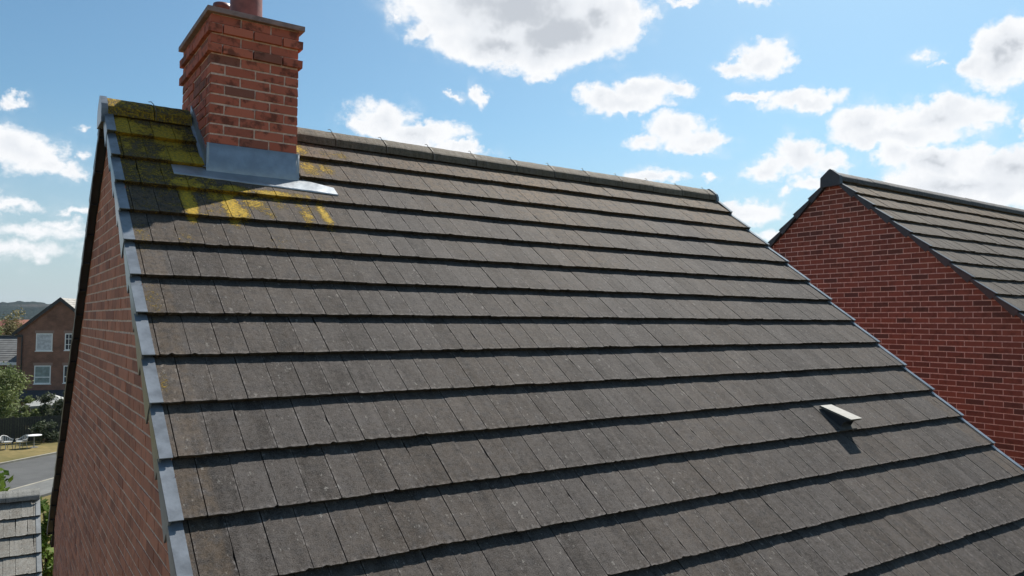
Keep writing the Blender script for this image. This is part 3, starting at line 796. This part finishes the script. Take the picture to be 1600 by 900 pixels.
# ------------------------------------------------------------------ the low pale garage roof, bottom left
gr = thing('garage', 'low garage with pale grey tiled roof beside the left gable wall', 'garage', (-3, 8.1, GZ))
gp_ = at(62, 770, 12.0); PG = R_(38)
gs = Slope(gp_.y-.10*math.cos(PG), gp_.z-.10*math.sin(PG), PG, 1, gp_.x-6.5, gp_.x-.05)
gs2 = Slope(gp_.y+.10*math.cos(PG), gp_.z-.10*math.sin(PG), PG, -1, gp_.x-6.5, gp_.x-.05)
tile_field(gs, -.05, 9, 'roof', M['tile3'], gr, wear=lambda u, d, i: (0, .25), seed=61, res=(4, 3), rough=1.6)
tile_field(gs2, -.05, 9, 'roof', M['tile3'], gr, seed=62, res=(2, 2))
underlay(gs, -.1, GA*8, gr); underlay(gs2, -.1, GA*8, gr)
M['cap_light'] = simple('faded_grey_plastic', (.2,.21,.21), .5)
verge_caps(gs, -.1, 9, 1, M['cap_light'], gr, seed=63); verge_caps(gs2, -.1, 9, 1, M['cap_light'], gr, seed=64)
ridge_tiles(gp_.x-6.5, gp_.x, gp_.y, gp_.z+.02, [gp_.x-.45*k for k in range(14, 0, -1)], gr, M['tile3'], clips=False, seed=65)
slabwall(gp_.x-6.4, gp_.x-.1, gp_.y-1.9, GZ, gp_.z-1.9*math.tan(PG)-.1, gr, M['fabrick2']); slabwall(gp_.x-6.4, gp_.x-.1, gp_.y+1.9, GZ, gp_.z-1.9*math.tan(PG)-.1, gr, M['fabrick2'], sg=-1)
mb = MB(); q = [(gp_.x-.1,gp_.y-1.9,GZ),(gp_.x-.1,gp_.y+1.9,GZ),(gp_.x-.1,gp_.y+1.9,gp_.z-1.9*math.tan(PG)-.1),(gp_.x-.1,gp_.y,gp_.z-.1),(gp_.x-.1,gp_.y-1.9,gp_.z-1.9*math.tan(PG)-.1)]
mb.quad(q, 0, None, [(p[1], p[2]) for p in q]); mb.quad([(p[0]-.2, p[1], p[2]) for p in q[::-1]], 0, None, [(p[1], p[2]) for p in q[::-1]]); mb.build('gable_wall', M['fabrick2'], gr)
adopt(gr)

# ------------------------------------------------------------------ foliage
def leaf_mat(name, c1, c2, c3):
    mt, n, b = mat(name); a = n.n('ShaderNodeAttribute', attribute_name='tone'); sp = n.n('ShaderNodeSeparateColor'); n.put(sp.inputs[0], a.outputs['Color'])
    c = n.mix(n.ss(sp.outputs[0], 0, .6), c1, c2); c = n.mix(n.ss(sp.outputs[0], .7, 1.), c, c3)
    n.put(b.inputs['Base Color'], c); b.inputs['Roughness'].default_value = .6; b.inputs['Specular IOR Level'].default_value = .3
    tr = n.n('ShaderNodeBsdfTranslucent'); n.put(tr.inputs[0], c); mx = n.n('ShaderNodeMixShader'); mx.inputs[0].default_value = .35
    o = [x for x in n.t.nodes if x.type == 'OUTPUT_MATERIAL'][0]
    n.t.links.new(b.outputs[0], mx.inputs[1]); n.t.links.new(tr.outputs[0], mx.inputs[2]); n.t.links.new(mx.outputs[0], o.inputs[0])
    return mt
M['leaf'] = leaf_mat('olive_leaves', (.075,.11,.025), (.135,.17,.04), (.24,.27,.07))
M['leafd'] = leaf_mat('dark_leaves', (.025,.04,.016), (.045,.065,.022), (.10,.12,.04))
M['leafy'] = leaf_mat('yellowing_leaves', (.10,.085,.025), (.19,.16,.05), (.32,.26,.10))
M['leafb'] = leaf_mat('bright_leaves', (.07,.12,.015), (.14,.22,.02), (.36,.45,.05))
def foliage(mb, clumps, n, size, r):
    tot = sum(c[3]*c[4]*c[5] for c in clumps)
    for (cx, cy, cz, rx, ry, rz) in clumps:
        k = int(n*rx*ry*rz/tot)
        base = r.random()*.5
        for _ in range(k):
            d = Vector((r.gauss(0,1), r.gauss(0,1), r.gauss(0,1))).normalized()*(r.random()**.45)*(1+.18*r.gauss(0,1))
            p = Vector((cx+d.x*rx, cy+d.y*ry, cz+d.z*rz))
            u = Vector((r.gauss(0,1), r.gauss(0,1), r.gauss(0,1))).normalized(); w = u.orthogonal().normalized(); s = size*r.uniform(.6, 1.4)
            t = (min(1, base+r.random()*.5), 0, 0)
            mb.quad([p-u*s, p+w*s*.45, p+u*s, p-w*s*.45], 0, t)
def limb(mb, a, b, r0, r1): mb.tube(a, b, r0, 7, r2=r1, caps=False)
def tree(name, label, base, h, spread, nleaf, size, mt, seed, cat='tree', nc=14, low=.3, trunk=.12, group=None, flat_=1.0):
    r = random.Random(seed); t = thing(name, label, cat, base, 0, group)
    tm = MB(); fm = MB(); cl = []
    top = Vector((r.uniform(-.1,.1)*spread, r.uniform(-.1,.1)*spread, h*.72)); limb(tm, (0,0,-.1), top*.5, trunk, trunk*.7); limb(tm, top*.5, top, trunk*.7, trunk*.3)
    for i in range(nc):
        a = r.random()*6.283; rr = spread*(r.random()**.6)*.75; z = h*(low+(1-low)*r.random()); k = 1-.55*max(0, (z/h-.45)/.55)
        c = Vector((math.cos(a)*rr*k, math.sin(a)*rr*k, z*.92)); rs = spread*r.uniform(.28, .45)*(.6+.4*k)
        cl.append((c.x, c.y, c.z, rs, rs, rs*flat_*r.uniform(.7, 1.1)))
        limb(tm, top*min(1, max(.15, z/h*.6)), c, trunk*.35, trunk*.08)
    foliage(fm, cl, nleaf, size, r)
    tm.build('trunk', M['bark'], t); fm.build('crown', mt, t)
    return t
def G0(px, D): p = at(px, 500, D); return (p.x, p.y, GZ)
tree('garden_tree', 'bushy olive green tree on the far left behind the two white garden chairs', G0(4, 46.6), 4.5, 1.95, 17000, .085, M['leaf'], 71, low=.05, nc=40)
tree('shrub', 'light green shrub just right of the bushy tree under the canopy edge', G0(52, 47.0), 2.7, .85, 3800, .07, M['leaf'], 72, 'shrub', nc=9, low=.2, trunk=.05)
tree('shrub', 'dark feathery shrub standing in front of the grey garden canopy', G0(84, 48), 2.8, 1.1, 4000, .075, M['leafd'], 73, 'shrub', nc=13, low=.25, trunk=.05)
tree('shrub', 'olive shrub beside the left gable with small white flowers', G0(108, 47.5), 3.2, 1.1, 3200, .08, M['leafd'], 74, 'shrub', nc=10, low=.15, trunk=.05)
tree('tree', 'yellowing tree in front of the red roof in the distance', G0(26, 78), 8.6, 2.5, 5200, .13, M['leafy'], 75, low=.35, nc=20)
tree('tree', 'green tree at the left edge in front of the distant red roof', G0(-14, 74), 7.3, 2.0, 3600, .13, M['leaf'], 76, low=.35, nc=14)
tree('shrub', 'low dark green bush against the fence just right of the garden table', G0(74, 45.6), 1.5, .9, 2600, .06, M['leafd'], 77, 'shrub', nc=9, low=.1, trunk=.04)
# plants in the gap between garage and wall
def climber(name, label, cx, cy, z0, z1, w, n, seed, mt, size=.06):
    r = random.Random(seed); t = thing(name, label, 'shrub', (cx, cy, z0)); fm = MB(); tm = MB(); cl = []
    for i in range(16):
        z = (z1-z0)*(.1+.88*i/15); k = w*r.uniform(.6, 1.1); c = (r.uniform(-.5,.5)*w, r.uniform(-.5,.5)*w, z, k*.6, k*.6, k*.75); cl.append(c)
        tm.tube((0,0,max(0,z-.8)), c[:3], .012, 5, caps=False)
    tm.tube((0,0,0), (0,0,z1-z0-.4), .035, 6, r2=.012); foliage(fm, cl, n, size, r)
    tm.build('trunk', M['bark'], t); fm.build('crown', mt, t); return t
p = at(74, 830, 14.2); climber('climbing_shrub', 'bright green leafy shrub squeezed between the garage and the gable wall', p.x, p.y, GZ, at(74, 782, 14.2).z, .30, 2600, 81, M['leafb'])
p = at(-16, 790, 15.5); climber('shrub', 'yellow green shrub reaching above the garage ridge at the left edge', p.x, p.y, GZ, at(0, 752, 15.5).z, .40, 1300, 82, M['leafb'], .09)

# ------------------------------------------------------------------ far houses
def window(parent, fn, u0, u1, v0, v1, pane, bars=('h',), d=.06):
    """fn(u, depth, v) -> point; a white framed window set in the wall"""
    k = MB(); w = .07
    for a, b, c, e in ((u0,u1,v0,v0+w),(u0,u1,v1-w,v1),(u0,u0+w,v0+w,v1-w),(u1-w,u1,v0+w,v1-w)): k.box((a,-.03,c), (b,d,e), 0, fn)
    if 'h' in bars: m_ = v0+(v1-v0)*.36; k.box((u0+w,-.028,m_-.035), (u1-w,d,m_+.035), 0, fn)
    if 'g' in bars:
        for t in (.5,): mm = u0+(u1-u0)*t; k.box((mm-.02,-.026,v0+w), (mm+.02,d,v1-w), 0, fn)
        for t in (.34, .67): mm = v0+(v1-v0)*t; k.box((u0+w,-.024,mm-.02), (u1-w,d,mm+.02), 0, fn)
    o = k.build('window', M['white'], parent)
    g = MB(); g.box((u0+w,-.018,v0+w), (u1-w,-.006,v1-w), 0, fn); g.build('pane', pane, o)
    s = MB(); s.box((u0-.05,-.06,v0-.07), (u1+.05,.0,v0-.003), 0, fn); s.build('sill', M['white'], o)
    l = MB(); l.box((u0-.1,-.012,v1+.003), (u1+.1,.02,v1+.22), 0, fn); l.build('lintel', M['fabrick2'], o)
def simple_house(root, w, length, eave, ridge, brick, roofm, wins, over=.25, front_gable=True):
    """local frame: x across the gable, y along the ridge away from the viewer"""
    hw = w/2; k = MB()
    def q(pts, ax): k.quad(pts, 0, None, [((p[ax] or .001), p[2] or .001) for p in pts])
    q([(-hw,0,0),(hw,0,0),(hw,0,eave),(0,0,ridge),(-hw,0,eave)], 0); q([(hw,length,0),(-hw,length,0),(-hw,length,eave),(0,length,ridge),(hw,length,eave)], 0)
    q([(hw,0,0),(hw,length,0),(hw,length,eave),(hw,0,eave)], 1); q([(-hw,length,0),(-hw,0,0),(-hw,0,eave),(-hw,length,eave)], 1)
    k.build('wall', brick, root)
    sl_ = (ridge-eave)/hw; t = .10
    k = MB()
    for sg in (-1, 1):
        # roof slope in overlapping courses
        nr = 16; ex = hw+over
        for i in range(nr):
            a, b = ex*i/nr, ex*(i+1)/nr
            za, zb_ = ridge+.13-a*sl_, ridge+.16-b*sl_
            c = [(sg*a,-over*.5,za-t),(sg*b,-over*.5,zb_-t),(sg*b,length+over*.5,zb_-t),(sg*a,length+over*.5,za-t),(sg*a,-over*.5,za),(sg*b,-over*.5,zb_),(sg*b,length+over*.5,zb_),(sg*a,length+over*.5,za)]
            k.hexa(c, 0)
    k.build('roof', roofm, root)
    k = MB()
    for sg in (-1, 1):
        ex = hw+over; k.hexa([(sg*0,-over*.5-.04,ridge-.12),(sg*ex,-over*.5-.04,ridge-.12-ex*sl_),(sg*ex,-over*.5-.003,ridge-.12-ex*sl_),(sg*0,-over*.5-.003,ridge-.12),(sg*0,-over*.5-.04,ridge+.18),(sg*ex,-over*.5-.04,ridge+.18-ex*sl_),(sg*ex,-over*.5-.003,ridge+.18-ex*sl_),(sg*0,-over*.5-.003,ridge+.18)])
    k.build('bargeboard', M['gutter'], root)
    for wv in wins: window(root, lambda u, d, v: (u, d, v), *wv)
def px_u(px, D, ux): return px
# gable house
D = 58.; gpt = at(95, 500, D); base = Vector((gpt.x, gpt.y, GZ)); vdir = Vector((raydir(95,500).x, raydir(95,500).y, 0)).normalized()
ang = math.atan2(vdir.y, vdir.x)-R_(22)-math.pi/2      # ridge runs away and to the right
hA = thing('brick_house', 'brown brick gable-ended house with white windows, left of the near gable wall', 'house', base, ang)
def H(py, D): return at(95, py, D).z-GZ
mpp = D/FPX/math.cos(R_(22))
xx = lambda px: (px-95)*mpp
wins = [(xx(63),xx(85),H(548,D),H(521,D),M['blind'],('',)), (xx(62),xx(84),H(599,D),H(571,D),M['curtain'],('h',)), (xx(101.5),xx(112),H(547,D),H(521,D),M['glass'],('g',)), (xx(101),xx(112),H(598,D),H(571,D),M['glass'],('h',))]
simple_house(hA, 2*abs(xx(38)), 9, H(519,D), H(468,D), M['fabrick'], M['roofpale'] if 'roofpale' in M else simple('pale_roof', (.30,.28,.25), .8, scale=3), wins, over=.32)
k = MB(); k.tube((xx(45),-.08,0), (xx(45),-.08,H(524,D)), .05, 8); k.build('downpipe', M['gutter'], hA)
k = MB(); k.box((xx(45),-1.2,H(624,D)), (xx(130),-.003,H(617,D))); k.hexa([(xx(45),-1.3,H(620,D)),(xx(130),-1.3,H(620,D)),(xx(130),-.004,H(620,D)),(xx(45),-.004,H(620,D)),(xx(45),-1.3,H(617,D)),(xx(130),-1.3,H(617,D)),(xx(130),-.004,H(609,D)),(xx(45),-.004,H(609,D))]); k.build('porch_roof', M['roofdark'], hA)
k = MB(); k.box((xx(36.5),-.15,H(527,D)), (xx(45),.0-.004,H(523.5,D))); k.build('gutter', M['gutter'], hA)
# lower wing house on the left: eaves face the viewer
D2 = 59.; bp_ = at(-26, 500, D2); hB = thing('brick_house', 'low brick house with dark tiled roof and white fascia at the far left', 'house', (bp_.x, bp_.y, GZ), ang)
def H2(py): return at(-26, py, D2).z-GZ
mp2 = D2/FPX/math.cos(R_(22)); x2 = lambda px: (px+26)*mp2
k = MB(); L0, L1 = x2(-90), x2(35.5); dep = 3.2
def q2(pts, ax): k.quad(pts, 0, None, [((p[ax] or .001), p[2] or .001) for p in pts])
q2([(L0,0,0),(L1,0,0),(L1,0,H2(568)),(L0,0,H2(568))], 0); q2([(L0,2*dep,0),(L1,2*dep,0),(L1,2*dep,H2(568)),(L0,2*dep,H2(568))], 0)
q2([(L0,0,0),(L0,2*dep,0),(L0,2*dep,H2(568)),(L0,dep,H2(530)),(L0,0,H2(568))], 1); q2([(L1,0,0),(L1,2*dep,0),(L1,2*dep,H2(568)),(L1,dep,H2(530)),(L1,0,H2(568))], 1)
k.build('wall', M['fabrick2'], hB)
k = MB(); e0, e1 = H2(566), H2(527.5); n_ = 12
for sg in (0, 1):
    for i in range(n_):
        a, b = -.3+(dep+.3)*i/n_, -.3+(dep+.3)*(i+1)/n_
        za, zb_ = e0+(e1-e0)*i/n_+.03, e0+(e1-e0)*(i+1)/n_
        ya, yb = (a, b) if not sg else (2*dep-a, 2*dep-b)
        k.hexa([(L0-.2,ya,za-.1),(L1,ya,za-.1),(L1,yb,zb_-.1),(L0-.2,yb,zb_-.1),(L0-.2,ya,za),(L1,ya,za),(L1,yb,zb_),(L0-.2,yb,zb_)])
k.build('roof', simple('grey_far_tiles', (.13,.13,.125), .85, scale=2), hB)
k = MB(); k.box((L0-.2,dep-.15,e1-.05), (L1,dep+.15,e1+.1)); k.build('ridge_tile', M['roofdark'], hB)
k = MB(); k.box((L0-.2,-.36,e0-.2), (L1,-.31,e0+.02)); k.build('fascia', M['white'], hB)
window(hB, lambda u, d, v: (u, d, v), x2(8), x2(22), H2(590), H2(571), M['glass'], ('g',))
# red roofed house beyond the trees
D3 = 96.; bp3 = at(22, 500, D3); hC = thing('house', 'distant house with an orange red roof behind the yellowing tree', 'house', (bp3.x, bp3.y, GZ), ang+R_(12))
def H3(py): return at(22, py, D3).z-GZ
m3 = D3/FPX; k = MB(); La, Lb = -22*m3, 42*m3
def q3(pts, ax): k.quad(pts, 0, None, [((p[ax] or .001), p[2] or .001) for p in pts])
ev = H3(525)
q3([(La,0,0),(Lb,0,0),(Lb,0,ev),(La,0,ev)], 0); q3([(La,7,0),(Lb,7,0),(Lb,7,ev),(La,7,ev)], 0); q3([(La,0,0),(La,7,0),(La,7,ev),(La,0,ev)], 1); q3([(Lb,0,0),(Lb,7,0),(Lb,7,ev),(Lb,0,ev)], 1)
k.build('wall', M['fabrick2'], hC)
k = MB(); rt = H3(499.5); a = .4
k.hexa([(La-a,-a,ev-.15),(Lb+a,-a,ev-.15),(Lb+a,7+a,ev-.15),(La-a,7+a,ev-.15),(La+1.2,3.4,rt),(Lb-1.2,3.4,rt),(Lb-1.2,3.6,rt),(La+1.2,3.6,rt)])
k.build('roof', simple('orange_red_tiles', (.30,.12,.075), .85, scale=2, var=.3), hC)
D4 = 110.; bp4 = at(-12, 500, D4); hD = thing('house', 'distant house with dark red roof cut by the left edge', 'house', (bp4.x, bp4.y, GZ), ang)
k = MB(); zE = at(0,520,D4).z-GZ; zR = at(0,500,D4).z-GZ
for (a0_, b0_, c0_) in ((-5, 1.2, 0),):
    k.quad([(-6,0,0),(1,0,0),(1,0,zE),(-6,0,zE)], 0, None, [(-6,.001),(1,.001),(1,zE),(-6,zE)]); k.quad([(1,0,0),(1,7,0),(1,7,zE),(1,3.5,zR-.2),(1,0,zE)], 0, None, [(.001,.001),(7,.001),(7,zE),(3.5,zR),(.001,zE)])
k.build('wall', M['fabrick2'], hD)
k = MB(); k.hexa([(-6,-.3,zE-.15),(1.2,-.3,zE-.15),(1.2,7.3,zE-.15),(-6,7.3,zE-.15),(-6,3.4,zR),(1.2,3.4,zR),(1.2,3.6,zR),(-6,3.6,zR)]); k.build('roof', simple('dark_red_tiles', (.20,.06,.045), .85, scale=2), hD)

# ------------------------------------------------------------------ garden across the road
# canopy
D5 = 51.; c5 = at(80, 617, D5)
cn = thing('garden_canopy', 'pale grey square garden canopy peaked in the middle above the shrubs', 'canopy', (c5.x, c5.y, GZ), ang+R_(14))
zt_ = at(80, 615, D5).z-GZ; zb5 = at(60, 631, D5).z-GZ; s5 = 1.45
k = MB(); n5 = 10
cor = [(-s5,-s5),(s5,-s5),(s5,s5),(-s5,s5)]
for i in range(4):
    a, b = cor[i], cor[(i+1)%4]
    for j in range(n5):
        t0, t1 = j/n5, (j+1)/n5
        pa, pb = (a[0]+(b[0]-a[0])*t0, a[1]+(b[1]-a[1])*t0), (a[0]+(b[0]-a[0])*t1, a[1]+(b[1]-a[1])*t1)
        sag = lambda t: .06*math.sin(math.pi*t)
        k.quad([(pa[0],pa[1],zb5+sag(t0)),(pb[0],pb[1],zb5+sag(t1)),(pb[0]*.5,pb[1]*.5,zb5+(zt_-zb5)*.46),(pa[0]*.5,pa[1]*.5,zb5+(zt_-zb5)*.46)])
        k.quad([(pa[0]*.5,pa[1]*.5,zb5+(zt_-zb5)*.46),(pb[0]*.5,pb[1]*.5,zb5+(zt_-zb5)*.46),(0,0,zt_)])
        k.quad([(pa[0],pa[1],zb5+sag(t0)-.16),(pb[0],pb[1],zb5+sag(t1)-.16),(pb[0],pb[1],zb5+sag(t1)),(pa[0],pa[1],zb5+sag(t0))])
k.build('canopy_cover', M['canopy'], cn)
for (x, y) in cor: k = MB(); k.tube((x*.97,y*.97,0), (x*.97,y*.97,zb5-.002), .035, 8); k.build('post', M['metal'], cn)
# fence and hedge behind the chairs
fa, fb = onground(-40, 699), onground(150, 686)
def away(p, t): d = Vector((p.x-CP.x, p.y-CP.y, 0)).normalized(); return p+d*t
fa, fb = away(fa, .6), away(fb, .6)
fd = (fb-fa); fl = fd.length; fd.normalize(); fr = thing('garden_fence', 'dark stained board fence behind the garden table and chairs', 'fence', (fa.x, fa.y, GZ), math.atan2(fd.y, fd.x))
k = MB(); i = 0; r = random.Random(5)
while i*.125 < fl: k.box((i*.125, r.uniform(-.006,.006), .05), (i*.125+.118, .02, 1.52+r.uniform(-.01,.01))); i += 1
k.build('board_panel', M['fence'], fr)
xq = 0
while xq < fl: k = MB(); k.box((xq, .022, 0), (xq+.1, .12, 1.6)); k.build('post', M['fence'], fr); xq += 1.8
# lawn strip, drier near the road
# chairs and table
def tub_chair(name, label, px, py, D, rz):
    p = onground(px, py); t = thing(name, label, 'chair', (p.x, p.y, GZ), rz, 'white garden chairs')
    k = MB()
    for a in (.0,):
        k.tube((0,0,.40), (0,0,.44), .27, 18)
    k.build('seat', M['rattan'], t)
    k = MB(); N = 14
    for j in range(N):   # curved wicker shell as slats with gaps
        a = math.pi*(-.12+1.24*j/(N-1)); a2 = a+.13
        hh = .40+.02+.34*max(.35, math.sin(a) if 0 < a < math.pi else 0)
        ca, sa, cb_, sb = math.cos(a), math.sin(a), math.cos(a2), math.sin(a2)
        k.hexa([(ca*.27,sa*.27,.40),(cb_*.27,sb*.27,.40),(cb_*.29,sb*.29,.40),(ca*.29,sa*.29,.40),(ca*.32,sa*.32,hh),(cb_*.32,sb*.32,hh),(cb_*.34,sb*.34,hh),(ca*.34,sa*.34,hh)])
    prev = None
    for j in range(N):
        a = math.pi*(-.12+1.24*j/(N-1)); hh = .42+.34*max(.35, math.sin(a) if 0 < a < math.pi else 0); q = (math.cos(a)*.33, math.sin(a)*.33, hh)
        if prev: k.tube(prev, q, .022, 6)
        prev = q
    k.build('backrest', M['rattan'], t)
    for (x, y) in ((-.2,-.2),(.2,-.2),(.2,.2),(-.2,.2)): k = MB(); k.tube((x*1.1,y*1.1,0), (x*.8,y*.8,.40), .018, 6); k.build('leg', M['metal'], t)
    return t
tub_chair('garden_chair', 'white tub garden chair nearest the left edge of the photo', 10, 702, 44, R_(60)+ang)
tub_chair('garden_chair', 'white tub garden chair beside the small round table', 33, 701, 44, R_(-35)+ang)
p = onground(53, 699); tb_ = thing('garden_table', 'small white round garden table beside the chairs', 'table', (p.x, p.y, GZ))
k = MB(); k.tube((0,0,.68), (0,0,.71), .38, 28); k.build('table_top', M['white'], tb_)
k = MB(); k.tube((0,0,.02), (0,0,.678), .03, 8); k.tube((0,0,0), (0,0,.02), .22, 16); k.build('leg', M['metal'], tb_)

hb = MB(); hb.box((-2300,-2300,GZ-1), (2300,2300,48)); hm = bpy.data.materials.new('thin_summer_haze'); hm.use_nodes = True; hm.node_tree.nodes.clear()
hn = NT(hm.node_tree); pv = hn.n('ShaderNodeVolumePrincipled'); pv.inputs['Color'].default_value = (.80, .88, 1, 1); pv.inputs['Density'].default_value = .00009; pv.inputs['Anisotropy'].default_value = .2
ho = hn.n('ShaderNodeOutputMaterial'); hm.node_tree.links.new(pv.outputs[0], ho.inputs['Volume'])
tag(hb.build('haze', hm, merge=True), kind='stuff')
scn.render.engine = 'CYCLES'
scn.cycles.max_bounces = 6
